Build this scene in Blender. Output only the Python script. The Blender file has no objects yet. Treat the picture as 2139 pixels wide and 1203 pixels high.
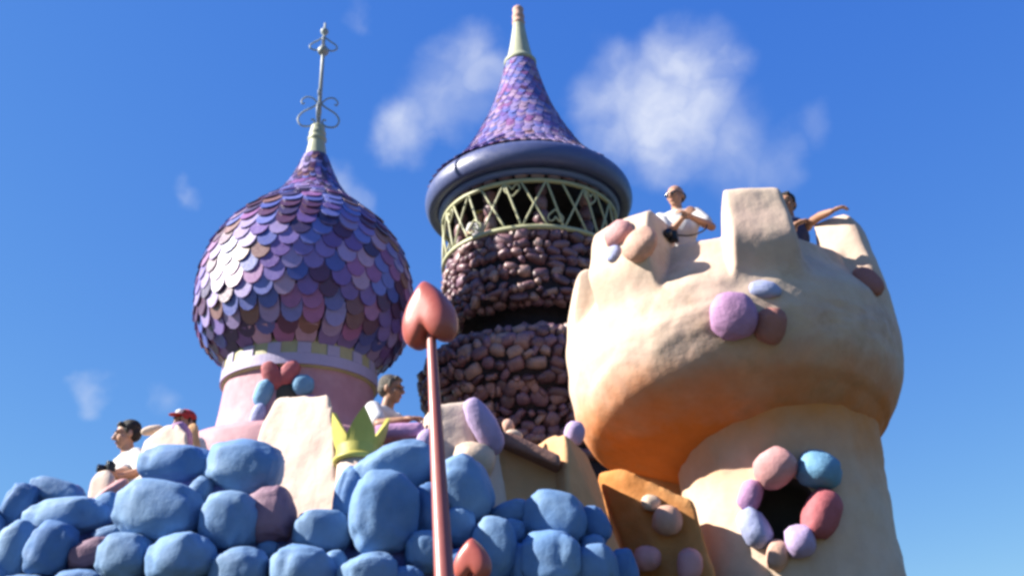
import bpy, bmesh, math, random
from mathutils import Vector, Matrix, Quaternion, noise
from mathutils.bvhtree import BVHTree
random.seed(7)
sc = bpy.context.scene
C = sc.collection
rad = math.radians

# ------------------------------------------------------------------ camera
FPX, CX, CY = 1960.0, 1069.5, 601.5           # focal length and centre in photo pixels
pit = math.asin(1960 / 4638.0)
sr = -139.5 / 4638 / math.cos(pit); cr = math.sqrt(1 - sr * sr)
cF = Vector((0, math.cos(pit), math.sin(pit)))
cU0 = Vector((0, -math.sin(pit), math.cos(pit))); cR0 = Vector((1, 0, 0))
cR = cr * cR0 + sr * cU0
cU = -sr * cR0 + cr * cU0
CAM = Vector((0, 0, 1.6))
cam = bpy.data.objects.new('camera', bpy.data.cameras.new('camera')); C.objects.link(cam)
M = Matrix((cR, cU, -cF)).transposed().to_4x4(); M.translation = CAM
cam.matrix_world = M
cam.data.sensor_width = 36; cam.data.lens = FPX / 2139 * 36
cam.data.clip_end = 3000
sc.camera = cam
sc.render.resolution_x, sc.render.resolution_y = 1024, 575

# ------------------------------------------------------------------ light
SUN = Vector((-1.0, -0.13, 0.70)).normalized()
sun = bpy.data.objects.new('sun', bpy.data.lights.new('sun', 'SUN')); C.objects.link(sun)
sun.data.energy = 5.0; sun.data.angle = rad(0.53); sun.data.color = (1.0, 0.93, 0.83)
sun.rotation_euler = (-SUN).to_track_quat('-Z', 'Y').to_euler()
sc.view_settings.view_transform = 'Standard'; sc.view_settings.look = 'None'
sc.view_settings.gamma = 1.0; sc.view_settings.use_curve_mapping = False
sc.view_settings.exposure = 1.62
try:
    sc.cycles.filter_width = 3.1
except Exception:
    pass

def ray(px, py):
    return cR * ((px - CX) / FPX) + cU * ((CY - py) / FPX) + cF
def P(px, py, Y):
    d = ray(px, py); return CAM + d * (Y / d.y)
def depth(v): return (v - CAM).dot(cF)
def mpp(v): return depth(v) / FPX                # metres per photo pixel at v

# ------------------------------------------------------------------ sky
w = bpy.data.worlds.new('World'); sc.world = w; w.use_nodes = True
nt = w.node_tree; N = nt.nodes; L = nt.links; N.clear()
sky = N.new('ShaderNodeTexSky'); sky.sky_type = 'NISHITA'; sky.sun_disc = False
sky.sun_elevation = math.asin(SUN.z); sky.sun_rotation = math.atan2(SUN.x, SUN.y)
sky.altitude = 200; sky.air_density = 1.0; sky.dust_density = 0.1; sky.ozone_density = 2.2
hsv = N.new('ShaderNodeHueSaturation'); hsv.inputs['Saturation'].default_value = 1.06
hsv.inputs['Value'].default_value = 1.0
sepc = N.new('ShaderNodeSeparateColor'); L.new(sky.outputs[0], sepc.inputs[0])
comb = N.new('ShaderNodeCombineColor')
for ch, (kk, pp) in enumerate(((.74, .78), (1.21, .68), (3.62, .25))):      # deep slide-film blue, the same all over the sky
    pw_ = N.new('ShaderNodeMath'); pw_.operation = 'POWER'; L.new(sepc.outputs[ch], pw_.inputs[0]); pw_.inputs[1].default_value = pp
    ml_ = N.new('ShaderNodeMath'); ml_.operation = 'MULTIPLY'; L.new(pw_.outputs[0], ml_.inputs[0]); ml_.inputs[1].default_value = kk
    L.new(ml_.outputs[0], comb.inputs[ch])
L.new(comb.outputs[0], hsv.inputs['Color'])
tc = N.new('ShaderNodeTexCoord')
def vmath(op, a, b=None):
    n = N.new('ShaderNodeVectorMath'); n.operation = op
    L.new(a, n.inputs[0])
    if b is not None:
        if isinstance(b, (tuple, Vector)): n.inputs[1].default_value = b
        else: L.new(b, n.inputs[1])
    return n
def fmath(op, a, b, clamp=False):
    n = N.new('ShaderNodeMath'); n.operation = op; n.use_clamp = clamp
    for i, v in enumerate((a, b)):
        if isinstance(v, (int, float)): n.inputs[i].default_value = v
        else: L.new(v, n.inputs[i])
    return n.outputs[0]
def wnoise(scale, det, rough, src):
    n = N.new('ShaderNodeTexNoise'); n.inputs['Scale'].default_value = scale
    n.inputs['Detail'].default_value = det; n.inputs['Roughness'].default_value = rough
    L.new(src, n.inputs['Vector']); return n
gen = tc.outputs['Generated']
wn = wnoise(8, 3, .5, gen)
off = vmath('SUBTRACT', wn.outputs['Color'], (.5, .5, .5)); off = vmath('SCALE', off.outputs[0]); off.inputs['Scale'].default_value = .10
wn2 = wnoise(30, 3, .55, gen)
off2 = vmath('SUBTRACT', wn2.outputs['Color'], (.5, .5, .5)); off2 = vmath('SCALE', off2.outputs[0]); off2.inputs['Scale'].default_value = .03
wd = vmath('ADD', vmath('ADD', gen, off.outputs[0]).outputs[0], off2.outputs[0]).outputs[0]
# (px, py, radius px, density): lobes of the small fair-weather clouds
lobes = [(1450, 135, 95, .8), (1410, 220, 130, .8), (1300, 180, 90, .65), (1380, 310, 80, .6), (1530, 130, 60, .35),
         (1290, 265, 80, .5), (1530, 310, 100, .34), (1630, 322, 60, .22),
         (975, 135, 70, .55), (950, 205, 90, .5), (870, 265, 70, .6), (1010, 170, 60, .5),
         (755, 20, 45, .3), (410, 408, 28, .25), (225, 800, 30, .3), (740, 395, 40, .3), (1715, 262, 40, .12), (380, 800, 30, .2)]
dirs = [(ray(a, b).normalized(), r / FPX, k) for a, b, r, k in lobes]
rs = random.Random(3)
for k in range(16):                               # the same kind of clouds over the rest of the sky
    az = rad(rs.uniform(45, 315)); el = rad(rs.uniform(12, 65))
    b = Vector((math.sin(az) * math.cos(el), math.cos(az) * math.cos(el), math.sin(el)))
    for q in range(3):
        dirs.append(((b + Vector((rs.uniform(-.06, .06), rs.uniform(-.06, .06), rs.uniform(-.04, .04)))).normalized(), rs.uniform(.04, .08), rs.uniform(.4, .8)))
acc = None
for d, r, k in dirs:
    dist = N.new('ShaderNodeVectorMath'); dist.operation = 'DISTANCE'
    L.new(wd, dist.inputs[0]); dist.inputs[1].default_value = d
    mr = N.new('ShaderNodeMapRange'); mr.interpolation_type = 'SMOOTHSTEP'
    mr.inputs['From Min'].default_value = r * 1.4; mr.inputs['From Max'].default_value = r * .05
    mr.inputs['To Min'].default_value = 0; mr.inputs['To Max'].default_value = k
    L.new(dist.outputs['Value'], mr.inputs['Value'])
    if acc is None: acc = mr.outputs[0]
    else:                                          # 1-(1-a)(1-b)
        acc = fmath('MAXIMUM', acc, mr.outputs[0])
wn3 = wnoise(14, 5, .5, wd)
tx = N.new('ShaderNodeMapRange'); tx.inputs['From Min'].default_value = .3; tx.inputs['From Max'].default_value = .7
tx.inputs['To Min'].default_value = .35; tx.inputs['To Max'].default_value = 1.15
L.new(wn3.outputs['Fac'], tx.inputs['Value'])
dens = fmath('MULTIPLY', acc, tx.outputs[0], True)
mix = N.new('ShaderNodeMix'); mix.data_type = 'RGBA'
L.new(dens, mix.inputs['Factor']); L.new(hsv.outputs[0], mix.inputs['A'])
mix.inputs['B'].default_value = (6.4, 6.6, 7.0, 1)
bg = N.new('ShaderNodeBackground'); bg.inputs['Strength'].default_value = 0.05
L.new(mix.outputs['Result'], bg.inputs['Color'])
wo = N.new('ShaderNodeOutputWorld'); L.new(bg.outputs[0], wo.inputs['Surface'])

# ------------------------------------------------------------------ materials
MATS = {}
def mat(name, col, rough=.8, var=.12, scale=6, bump=.15, bscale=25, col2=None, c2amt=.5, c2scale=2.0, spec=.35, stain=None, zbounce_paint=None):
    """painted surface: base colour, soft mottling, optional second tint / stain patches, fine relief"""
    if name in MATS: return MATS[name]
    ab = lambda c_: tuple(x * .64 for x in c_)
    col = ab(col); col2 = ab(col2) if col2 else None
    if stain: stain = (ab(stain[0]),) + stain[1:]
    if zbounce_paint: zbounce_paint = zbounce_paint[:2] + (ab(zbounce_paint[2]),)
    m = bpy.data.materials.new(name); m.use_nodes = True; MATS[name] = m
    n = m.node_tree.nodes; l = m.node_tree.links
    b = n['Principled BSDF']; b.inputs['Roughness'].default_value = rough
    b.inputs['Specular IOR Level'].default_value = spec
    g = n.new('ShaderNodeNewGeometry'); oi = n.new('ShaderNodeObjectInfo')
    pos = n.new('ShaderNodeVectorMath'); pos.operation = 'ADD'
    l.new(g.outputs['Position'], pos.inputs[0])
    def nz(s, det=5, ro=.6):
        t = n.new('ShaderNodeTexNoise'); t.inputs['Scale'].default_value = s; t.inputs['Detail'].default_value = det
        t.inputs['Roughness'].default_value = ro; l.new(pos.outputs[0], t.inputs['Vector']); return t.outputs['Fac']
    def mixc(fac, a, bcol, blend='MIX'):
        x = n.new('ShaderNodeMix'); x.data_type = 'RGBA'; x.blend_type = blend
        if isinstance(fac, float): x.inputs['Factor'].default_value = fac
        else: l.new(fac, x.inputs['Factor'])
        for s, v in (('A', a), ('B', bcol)):
            if isinstance(v, tuple): x.inputs[s].default_value = (*v[:3], 1)
            else: l.new(v, x.inputs[s])
        return x.outputs['Result']
    def rng(v, a, bb, c=0., d=1.):
        r = n.new('ShaderNodeMapRange'); r.inputs['From Min'].default_value = a; r.inputs['From Max'].default_value = bb
        r.inputs['To Min'].default_value = c; r.inputs['To Max'].default_value = d; l.new(v, r.inputs['Value']); return r.outputs[0]
    c = col
    if col2: c = mixc(rng(nz(c2scale, 4), .42, .62, 0, c2amt), c, col2)
    if zbounce_paint:                                       # orange coat blended by height, warm bounce light painted into its colour
        z0, z1, pc = zbounce_paint
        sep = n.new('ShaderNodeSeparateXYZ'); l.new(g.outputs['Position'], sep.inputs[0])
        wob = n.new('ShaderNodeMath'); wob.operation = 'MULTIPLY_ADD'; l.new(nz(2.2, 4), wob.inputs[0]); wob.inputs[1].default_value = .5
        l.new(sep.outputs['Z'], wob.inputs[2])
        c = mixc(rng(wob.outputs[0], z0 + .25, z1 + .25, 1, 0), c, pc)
    if stain: c = mixc(rng(nz(stain[1], 7, .7), stain[3], stain[3] + .17, 0, stain[2]), c, stain[0])
    f = rng(nz(scale), .3, .7, 1 - var, 1 + var)
    hs = n.new('ShaderNodeHueSaturation'); l.new(f, hs.inputs['Value'])
    if isinstance(c, tuple): hs.inputs['Color'].default_value = (*c, 1)
    else: l.new(c, hs.inputs['Color'])
    rv = rng(oi.outputs['Random'], 0, 1, 1 - var * .7, 1 + var * .7)
    h2 = n.new('ShaderNodeHueSaturation'); l.new(hs.outputs[0], h2.inputs['Color']); l.new(rv, h2.inputs['Value'])
    l.new(h2.outputs[0], b.inputs['Base Color'])
    l.new(rng(nz(scale * 2.3), .3, .7, rough - .1, min(1, rough + .1)), b.inputs['Roughness'])
    if bump:
        bp = n.new('ShaderNodeBump'); bp.inputs['Strength'].default_value = bump; bp.inputs['Distance'].default_value = .03
        l.new(nz(bscale, 6, .6), bp.inputs['Height']); l.new(bp.outputs[0], b.inputs['Normal'])
    return m

CREAM = (.78, .61, .47); TAN = (.74, .47, .26); ORANGE = (.68, .27, .07)
mat('sand_plaster', CREAM, .85, .08, 6, .28, 10, col2=(.72, .49, .42), c2amt=.5, c2scale=1.4, stain=((.38, .24, .12), 1.7, .5, .55), zbounce_paint=(3.95, 4.5, (.86, .25, .035)))  # underside: airbrushed orange coat, strengthened to carry warm bounce light
mat('shaft_plaster', CREAM, .85, .07, 5, .3, 9, col2=(.78, .53, .36), c2amt=.6, c2scale=1.2, stain=((.45, .30, .16), 1.3, .35, .6), zbounce_paint=(4.15, 3.3, (.84, .30, .06)))  # orange towards the top, bounce light under the head put into the colour
mat('wall_plaster', (.80, .64, .53), .85, .08, 5, .35, 11, col2=(.74, .54, .48), c2amt=.5, c2scale=1.6)
mat('tan_plaster', (.76, .44, .22), .85, .08, 5, .35, 11)
mat('orange_plaster', ORANGE, .85, .10, 4, .35, 11, col2=(.78, .42, .17), c2amt=.6, c2scale=1.7)
BL = dict(rough=.75, var=.12, scale=5, bump=.28, bscale=14, stain=((.09, .15, .30), 7, .35, .58))
mat('blue_boulder', (.15, .30, .57), col2=(.24, .39, .60), c2amt=.7, c2scale=2.6, **BL)
mat('deep_blue_boulder', (.10, .23, .50), col2=(.19, .33, .56), c2amt=.6, c2scale=2.6, **BL)
mat('mauve_boulder', (.26, .15, .22), col2=(.34, .21, .27), c2amt=.6, c2scale=3, **BL)
mat('boulder_mortar', (.17, .20, .50), rough=.85, var=.12, bump=.3, bscale=20)
for k, c in dict(pink=(.66, .34, .34), blue=(.17, .38, .60), mauve=(.46, .25, .46), red=(.50, .13, .15), periwinkle=(.40, .45, .72),
                 lilac=(.52, .40, .66), peach=(.70, .42, .32), brick=(.42, .17, .14), creamy=(.76, .58, .44), brownish=(.34, .18, .14)).items():
    mat('stone_' + k, c, .7, .10, 7, .35, 18, col2=tuple(min(1, x * 1.25 + .03) for x in c), c2amt=.5, c2scale=5)
SH = [(.20, .12, .40), (.38, .30, .60), (.19, .22, .62), (.34, .14, .38), (.26, .13, .13), (.11, .04, .11), (.10, .13, .46), (.48, .33, .52), (.06, .04, .13), (.27, .20, .55)]
for i, c in enumerate(SH): mat('shingle_paint_%d' % i, c, .42, .12, 9, .12, 30, spec=.5, stain=(tuple(x * .5 for x in c), 9, .5, .56))
mat('shingle_bed', (.05, .03, .07), .8)
RK = [(.25, .13, .15), (.19, .09, .11), (.31, .175, .18), (.21, .11, .16), (.14, .07, .09), (.38, .24, .22)]
for i, c in enumerate(RK): mat('cobble_%d' % i, c, .42, .14, 9, .3, 26, spec=.5)
mat('cobble_mortar', (.022, .018, .03), .9, .2, 8, .4, 20)
mat('brim_blue', (.10, .125, .29), .42, .07, 5, .10, 20, spec=.5)
mat('brim_lip_blue', (.14, .22, .50), .45, .05, 5, .05, 20, spec=.5)
mat('cream_metal', (.52, .54, .38), .5, .10, 6, .1, 20, stain=((.30, .34, .22), 5, .5, .56))
mat('pale_metal', (.42, .47, .47), .45, .10, 8, .1, 20)
mat('lattice_green', (.56, .56, .33), .5, .08, 8, .08, 20)
mat('drum_pink', (.60, .31, .36), .75, .08, 4, .2, 14, col2=(.66, .40, .44), c2amt=.5, c2scale=2)
mat('band_lilac', (.50, .44, .66), .6, .05)
mat('band_khaki', (.52, .47, .27), .6, .10, 5)
mat('hole_shade', (.09, .085, .07), .95, 0.05, bump=0)  # dark colour standing in for the shade inside window openings
mat('heart_red', (.56, .13, .10), .38, .06, 4, .04, 12, spec=.5)
mat('pole_red', (.42, .12, .10), .45, .08, 4, .04, 12, spec=.5)
mat('crown_yellow', (.64, .58, .12), .5, .08, 6, .08, 18)
mat('skin', (.56, .30, .20), .55, .06, 12, .04, 60)
mat('skin_tan', (.40, .20, .12), .55, .06, 12, .04, 60)
mat('hair_dark', (.025, .018, .014), .6, .2, 40, .5, 90)
mat('hair_grey', (.09, .075, .06), .6, .2, 40, .5, 90)
mat('cloth_white', (.78, .77, .78), .85, .04, 10, .25, 14)
mat('cloth_navy', (.03, .045, .12), .85, .1, 10, .25, 14)
mat('cloth_denim', (.10, .14, .25), .85, .1, 10, .25, 14)
mat('cloth_red', (.62, .05, .05), .8, .06, 10, .2, 14)
mat('cloth_yellow', (.70, .50, .10), .8, .06, 10, .2, 14)
mat('black_plastic', (.02, .02, .022), .35, .05, bump=0)
mat('lens_glass', (.03, .03, .04), .12, .02, bump=0)
mat('lip', (.40, .14, .11), .5, .03, bump=0)
mat('hedge_ground', (.055, .075, .03), .95, .25, 3, .5, 8, col2=(.12, .10, .07), c2amt=.8)
mat('terrace_screed', (.14, .12, .10), .9, .12, 3, .3, 8)

# ------------------------------------------------------------------ builders
def link(o, parent=None):
    C.objects.link(o)
    if parent is not None: o.parent = parent
    return o
def setp(o, label=None, cat=None, group=None, kind=None):
    if label: o['label'] = label
    if cat: o['category'] = cat
    if group: o['group'] = group
    if kind: o['kind'] = kind
    return o
def thing(name, loc, label, cat, group=None):
    o = bpy.data.objects.new(name, None); o.location = loc; o.empty_display_size = .2
    link(o); return setp(o, label, cat, group)
def mesh(name, verts, faces, m, parent=None, smooth=True, mids=None):
    """verts in world space; converted to the parent's frame (parents are never rotated)"""
    off = Vector((0, 0, 0)); p = parent
    while p is not None: off += p.location; p = p.parent
    me = bpy.data.meshes.new(name)
    me.from_pydata([tuple(Vector(v) - off) for v in verts], [], faces)
    for mm in (m if isinstance(m, list) else [m]): me.materials.append(MATS[mm])
    if mids: me.polygons.foreach_set('material_index', mids)
    me.polygons.foreach_set('use_smooth', [smooth] * len(me.polygons))
    me.update()
    bm = bmesh.new(); bm.from_mesh(me); bmesh.ops.recalc_face_normals(bm, faces=bm.faces); bm.to_mesh(me); bm.free()
    return link(bpy.data.objects.new(name, me), parent)
def place(name, me, mw, parent):
    """an object that shares mesh data, put at world matrix mw under parent"""
    off = Vector((0, 0, 0)); p = parent
    while p is not None: off += p.location; p = p.parent
    o = bpy.data.objects.new(name, me); o.matrix_basis = Matrix.Translation(-off) @ mw
    return link(o, parent)
def spline(pts, n):
    out = []; k = len(pts) - 1
    for j in range(n + 1):
        a = j / n * k; i = min(int(a), k - 1); u = a - i
        p0, p1, p2, p3 = (Vector(pts[max(i - 1, 0)]), Vector(pts[i]), Vector(pts[i + 1]), Vector(pts[min(i + 2, k)]))
        out.append(.5 * ((2 * p1) + (p2 - p0) * u + (2 * p0 - 5 * p1 + 4 * p2 - p3) * u * u + (3 * p1 - p0 - 3 * p2 + p3) * u ** 3))
    return out
def lathe_data(cx, cy, prof, segs=96, rough=0, caps=True):
    V = []; Fc = []
    for (r, z) in prof:
        for s in range(segs):
            a = 2 * math.pi * s / segs
            rr = r
            if rough: rr += rough * noise.fractal(Vector((math.cos(a) * 1.6, math.sin(a) * 1.6, z * 1.3)) * 1.5, 1, 2, 4)
            V.append((cx + rr * math.cos(a), cy + rr * math.sin(a), z))
    for i in range(len(prof) - 1):
        for s in range(segs):
            t = (s + 1) % segs
            Fc.append((i * segs + s, i * segs + t, (i + 1) * segs + t, (i + 1) * segs + s))
    if caps:
        Fc.append(tuple(range(segs - 1, -1, -1))); b = (len(prof) - 1) * segs
        Fc.append(tuple(range(b, b + segs)))
    return V, Fc
def lathe(name, cx, cy, prof, m, parent, segs=96, rough=0, caps=True, smooth=True):
    V, Fc = lathe_data(cx, cy, prof, segs, rough, caps)
    return mesh(name, V, Fc, m, parent, smooth)
def tube_data(pts, r, segs=8, closed=False):
    """swept tube through world points; r number or per-point list"""
    V = []; Fc = []; n = len(pts); pts = [Vector(p) for p in pts]
    up = None
    for i, p in enumerate(pts):
        if closed: t = (pts[(i + 1) % n] - pts[i - 1]).normalized()
        else: t = (pts[min(i + 1, n - 1)] - pts[max(i - 1, 0)]).normalized()
        if up is None:
            up = t.orthogonal().normalized()
        up = (up - t * up.dot(t)); up = up.normalized() if up.length > 1e-6 else t.orthogonal().normalized()
        bi = t.cross(up); rr = r[i] if isinstance(r, (list, tuple)) else r
        for s in range(segs):
            a = 2 * math.pi * s / segs; V.append(p + (up * math.cos(a) + bi * math.sin(a)) * rr)
    for i in range(n if closed else n - 1):
        j = (i + 1) % n
        for s in range(segs):
            t = (s + 1) % segs; Fc.append((i * segs + s, i * segs + t, j * segs + t, j * segs + s))
    if not closed:
        Fc.append(tuple(range(segs - 1, -1, -1))); Fc.append(tuple(range((n - 1) * segs, n * segs)))
    return V, Fc
def tube(name, pts, r, m, parent, segs=8, closed=False):
    V, Fc = tube_data(pts, r, segs, closed); return mesh(name, V, Fc, m, parent)
def soften(o, voxel=.028, it=6, disp=.02, dscale=.35, bevel=0):
    """hand-trowelled plaster: rounded arrises and an uneven face"""
    md = o.modifiers.new('remesh', 'REMESH'); md.mode = 'VOXEL'; md.voxel_size = voxel; md.use_smooth_shade = True
    s = o.modifiers.new('smooth', 'SMOOTH'); s.iterations = it; s.factor = .5
    if disp:
        t = bpy.data.textures.get('trowel%g' % dscale) or bpy.data.textures.new('trowel%g' % dscale, 'CLOUDS'); t.noise_scale = dscale; t.noise_depth = 3
        d = o.modifiers.new('displace', 'DISPLACE'); d.texture = t; d.strength = disp * 2.5; d.mid_level = .5; d.texture_coords = 'GLOBAL'
    return o
def colblock(name, cols, dep, m, parent, **kw):
    """a solid wall piece: front columns (px top, py top, px bottom, py bottom, Y) and a back face dep metres behind"""
    V = []; n = len(cols)
    for (a, b, c, d, Y) in cols: V += [P(a, b, Y), P(c, d, Y)]
    for (a, b, c, d, Y) in cols: V += [P(a, b, Y) + Vector((0, dep, 0)), P(c, d, Y) + Vector((0, dep, 0))]
    Fc = []
    for i in range(n - 1):
        a = 2 * i; Fc.append((a, a + 1, a + 3, a + 2)); b = 2 * n + a; Fc.append((b, b + 2, b + 3, b + 1))
        Fc.append((a, a + 2, b + 2, b)); Fc.append((a + 1, b + 1, b + 3, a + 3))
    Fc.append((0, 2 * n, 2 * n + 1, 1)); e = 2 * n - 2; Fc.append((e, e + 1, 4 * n - 1, 4 * n - 2))
    return soften(mesh(name, V, Fc, m, parent), **kw)
def slab(name, poly, Y, dep, m, parent, yaw=0, **kw):
    """outline given on the vertical plane through the first corner, turned by yaw, dep metres thick"""
    n_ = Vector((-math.sin(rad(yaw)), -math.cos(rad(yaw)), 0)); p0 = P(*poly[0], Y)
    fr = []
    for (a, b) in poly:
        d = ray(a, b); fr.append(CAM + d * ((p0 - CAM).dot(n_) / d.dot(n_)))
    bk = fr[0] - CAM; bk.z = 0; bk = bk.normalized() * dep
    V = fr + [v + bk for v in fr]; n = len(poly)
    Fc = [tuple(range(n)), tuple(range(2 * n - 1, n - 1, -1))] + [(i, (i + 1) % n, n + (i + 1) % n, n + i) for i in range(n)]
    return soften(mesh(name, V, Fc, m, parent), **kw)

# unit stones: lumpy superellipsoids, shared by all look-alikes
def stone_mesh(name, seed, sub, m, boxy=.75, lump=.10):
    bm = bmesh.new(); bmesh.ops.create_icosphere(bm, subdivisions=sub, radius=1)
    s = Vector((seed * 3.7, seed * 1.3, seed * 2.9))
    for v in bm.verts:
        c = v.co.copy()
        q = Vector([math.copysign(abs(x) ** boxy, x) for x in c])
        q = q.normalized() * ((q.length) ** .6)
        v.co = q * (1 + lump * noise.fractal(c * 1.1 + s, 1, 2, 3) * 1.2 + .035 * noise.noise(c * 4 + s))
    me = bpy.data.meshes.new(name); bm.to_mesh(me); bm.free()
    me.materials.append(MATS[m]); me.polygons.foreach_set('use_smooth', [True] * len(me.polygons)); return me
_sm = {}
def stone_data(m, seed, sub=3, boxy=.75, lump=.10):
    k = (m, seed, sub, boxy)
    if k not in _sm: _sm[k] = stone_mesh('stone', seed, sub, m, boxy, lump)
    return _sm[k]
def frame(n, up):
    n = n.normalized(); x = up.cross(n).normalized() if abs(up.dot(n)) < .999 else n.orthogonal().normalized()
    y = n.cross(x); return Matrix((x, y, n)).transposed()
def put_stone(name, c, n, up, w, h, d, rot, me, parent):
    """stone centred at c, w x h in the plane facing n, d its half depth; rot = clockwise turn in degrees"""
    R = frame(n, up).to_4x4() @ Matrix.Rotation(rad(-rot), 4, 'Z') @ Matrix.Diagonal((w / 2, h / 2, d, 1))
    return place(name, me, Matrix.Translation(c) @ R, parent)
def bvh_of(o):
    bpy.context.view_layer.update()
    dg = bpy.context.evaluated_depsgraph_get(); ev = o.evaluated_get(dg); me = ev.to_mesh()
    t = BVHTree.FromPolygons([o.matrix_world @ v.co for v in me.vertices], [tuple(p.vertices) for p in me.polygons]); ev.to_mesh_clear(); return t
def hit(bv, px, py):
    return bv.ray_cast(CAM, ray(px, py).normalized())[:2]
def stone_on(bv, px, py, wpx, hpx, rot, m, parent, seed=1, rel=.35, name='stone', blend=.5, boxy=.75, sink=.25):
    p, n = hit(bv, px, py)
    k = mpp(p); view = (CAM - p).normalized(); nn = (n * blend + view * (1 - blend)).normalized()
    d = rel * min(wpx, hpx) * k
    return put_stone(name, p + n * d * (.5 - sink), nn, cU, wpx * k, hpx * k, d, rot, stone_data(m, seed, 3, boxy), parent)

# ------------------------------------------------------------------ ground and terrace
g = mesh('ground', [(-900, -900, 0), (900, -900, 0), (900, 900, 0), (-900, 900, 0)], [(0, 1, 2, 3)], 'hedge_ground', None, False)
setp(g, kind='structure')
tv = [(-4.0, 7.7, 2.5), (1.0, 7.7, 2.5), (1.0, 15.0, 2.5), (-4.0, 15.0, 2.5)]
tb = [(x, y, -.3) for x, y, z in tv]
t_ = mesh('terrace', tv + tb, [(0, 1, 2, 3), (7, 6, 5, 4), (0, 4, 5, 1), (1, 5, 6, 2), (2, 6, 7, 3), (3, 7, 4, 0)], 'terrace_screed', None, False)
setp(t_, kind='structure')

# ------------------------------------------------------------------ shingles
def shingle_mesh(i, pointed=False):
    n = 6; out = [(-.5, 0), (-.5, -.5)]
    if pointed: out += [(-.34, -.78), (0, -1.0), (.34, -.78)]
    else: out += [(-.5 * math.cos(math.pi * k / n), -.5 - .5 * math.sin(math.pi * k / n)) for k in range(1, n)]
    out += [(.5, -.5), (.5, 0)]
    V = []; k = len(out)
    for (x, y) in out: V.append((x, y, .10 - .10 * x * x))
    for (x, y) in out: V.append((x, y, -.04 - .10 * x * x))
    Fc = [tuple(range(k)), tuple(range(2 * k - 1, k - 1, -1))] + [(a, k + a, k + (a + 1) % k, (a + 1) % k) for a in range(k)]
    me = bpy.data.meshes.new('shingle'); me.from_pydata(V, [], Fc); me.materials.append(MATS['shingle_paint_%d' % i]); me.update()
    bm = bmesh.new(); bm.from_mesh(me); bmesh.ops.recalc_face_normals(bm, faces=bm.faces); bm.to_mesh(me); bm.free()
    return me
SHM = [shingle_mesh(i) for i in range(len(SH))]
SHP = [shingle_mesh(i, True) for i in range(len(SH))]
def join_stuff(name, items, mats, parent, segs_me):
    """items = (mesh, world matrix); joined into ONE mesh"""
    V = []; Fc = []; mi = []
    idx = {m: i for i, m in enumerate(mats)}
    for me, mw in items:
        b = len(V); V += [mw @ v.co for v in me.vertices]
        k = idx[me.materials[0].name]
        for p in me.polygons: Fc.append(tuple(b + q for q in p.vertices)); mi.append(k)
    o = mesh(name, V, Fc, mats, parent, segs_me, mi); o['kind'] = 'stuff'; return o
def shingle_roof(cx, cy, prof, rowf, parent, meshes, weights, tilt, twist=.5, seed=1, maxn=300):
    """rows of overlapping shingles from the bottom of a lathe profile upward"""
    rng = random.Random(seed); pts = spline(prof, 400); s = 0; items = []; row = 0
    nxt = 0.0; acc_ = [0]
    for i in range(1, len(pts)): acc_.append(acc_[-1] + (pts[i] - pts[i - 1]).length)
    total = acc_[-1]; i = 1
    def S(q):
        q = max(0, min(total, q)); i = 1
        while acc_[i] < q and i < len(pts) - 1: i += 1
        t = pts[i] - pts[i - 1]; f_ = (q - acc_[i - 1]) / max(1e-9, t.length); return pts[i - 1] + t * f_, t.normalized()
    while nxt < total - .02:
        (r, z), tan = S(nxt); wd, sp = rowf(z); cnt = max(8, round(2 * math.pi * r / wd)); wd = 2 * math.pi * r / cnt
        ln = sp * 1.85; (rb, zb), tb_ = S(nxt - .45 * ln); (ra, za), ta_ = S(nxt + .55 * ln)
        if nxt < .45 * ln: rb, zb = rb - tb_.x * (.45 * ln - nxt), zb - tb_.y * (.45 * ln - nxt)
        nb2 = Vector((tb_.y, -tb_.x)); na2 = Vector((ta_.y, -ta_.x))
        for k in range(cnt):
            a = 2 * math.pi * (k + twist * row + rng.uniform(-.04, .04)) / cnt; e = Vector((math.cos(a), math.sin(a), 0))
            lift = (.15 if z < 6.75 and cx < 0 else .10) * wd * rng.uniform(.9, 1.2) + .005
            rB, zB = rb + nb2.x * lift, zb + nb2.y * lift + rng.uniform(-.01, .01)
            rA, zA = ra + na2.x * .004, za + na2.y * .004
            B = Vector((cx + rB * e.x, cy + rB * e.y, zB)); T = Vector((cx + rA * e.x, cy + rA * e.y, zA))
            x = Vector((0, 0, 1)).cross(e); u2 = (T - B); n2 = x.cross(u2).normalized(); n2 = n2 if n2.dot(Vector((e.x * nb2.x, e.y * nb2.x, nb2.y))) > 0 else -n2
            mw = Matrix((x * wd * .97, u2, n2 * wd * .5)).transposed().to_4x4(); mw.translation = T
            items.append((n2.dot((CAM - B).normalized()) * wd * ln, rng.choices(meshes, weights)[0], mw, row))
        nxt += sp; row += 1
    items.sort(key=lambda t: -t[0])
    for v, me, mw, rw in items[:maxn]: place('shingle', me, mw, parent)
    mats = sorted({me.materials[0].name for _, me, _, _ in items})
    join_stuff('shingles', [(me, mw) for _, me, mw, _ in items[maxn:]], mats, parent, False)

# ------------------------------------------------------------------ domed tower
DX, DY = -2.78, 11.5
dt = thing('domed_tower', (DX, DY, 0), 'onion domed tower covered in purple shingles with an iron scrollwork finial', 'tower')
lathe('drum', DX, DY, spline([(1.5, 0), (1.42, 3.9), (1.40, 4.55)], 12) + [Vector((1.40, 4.72)), Vector((1.34, 4.80))] + spline([(1.06, 4.84), (.99, 5.1), (.93, 5.64)], 12), 'drum_pink', dt, rough=.012)
bd = lathe('collar_band', DX, DY, [(.925, 5.58), (.97, 5.60), (.982, 5.64), (.975, 5.74), (.96, 5.92), (.945, 6.04), (.90, 6.09)], 'band_khaki', dt)
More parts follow.
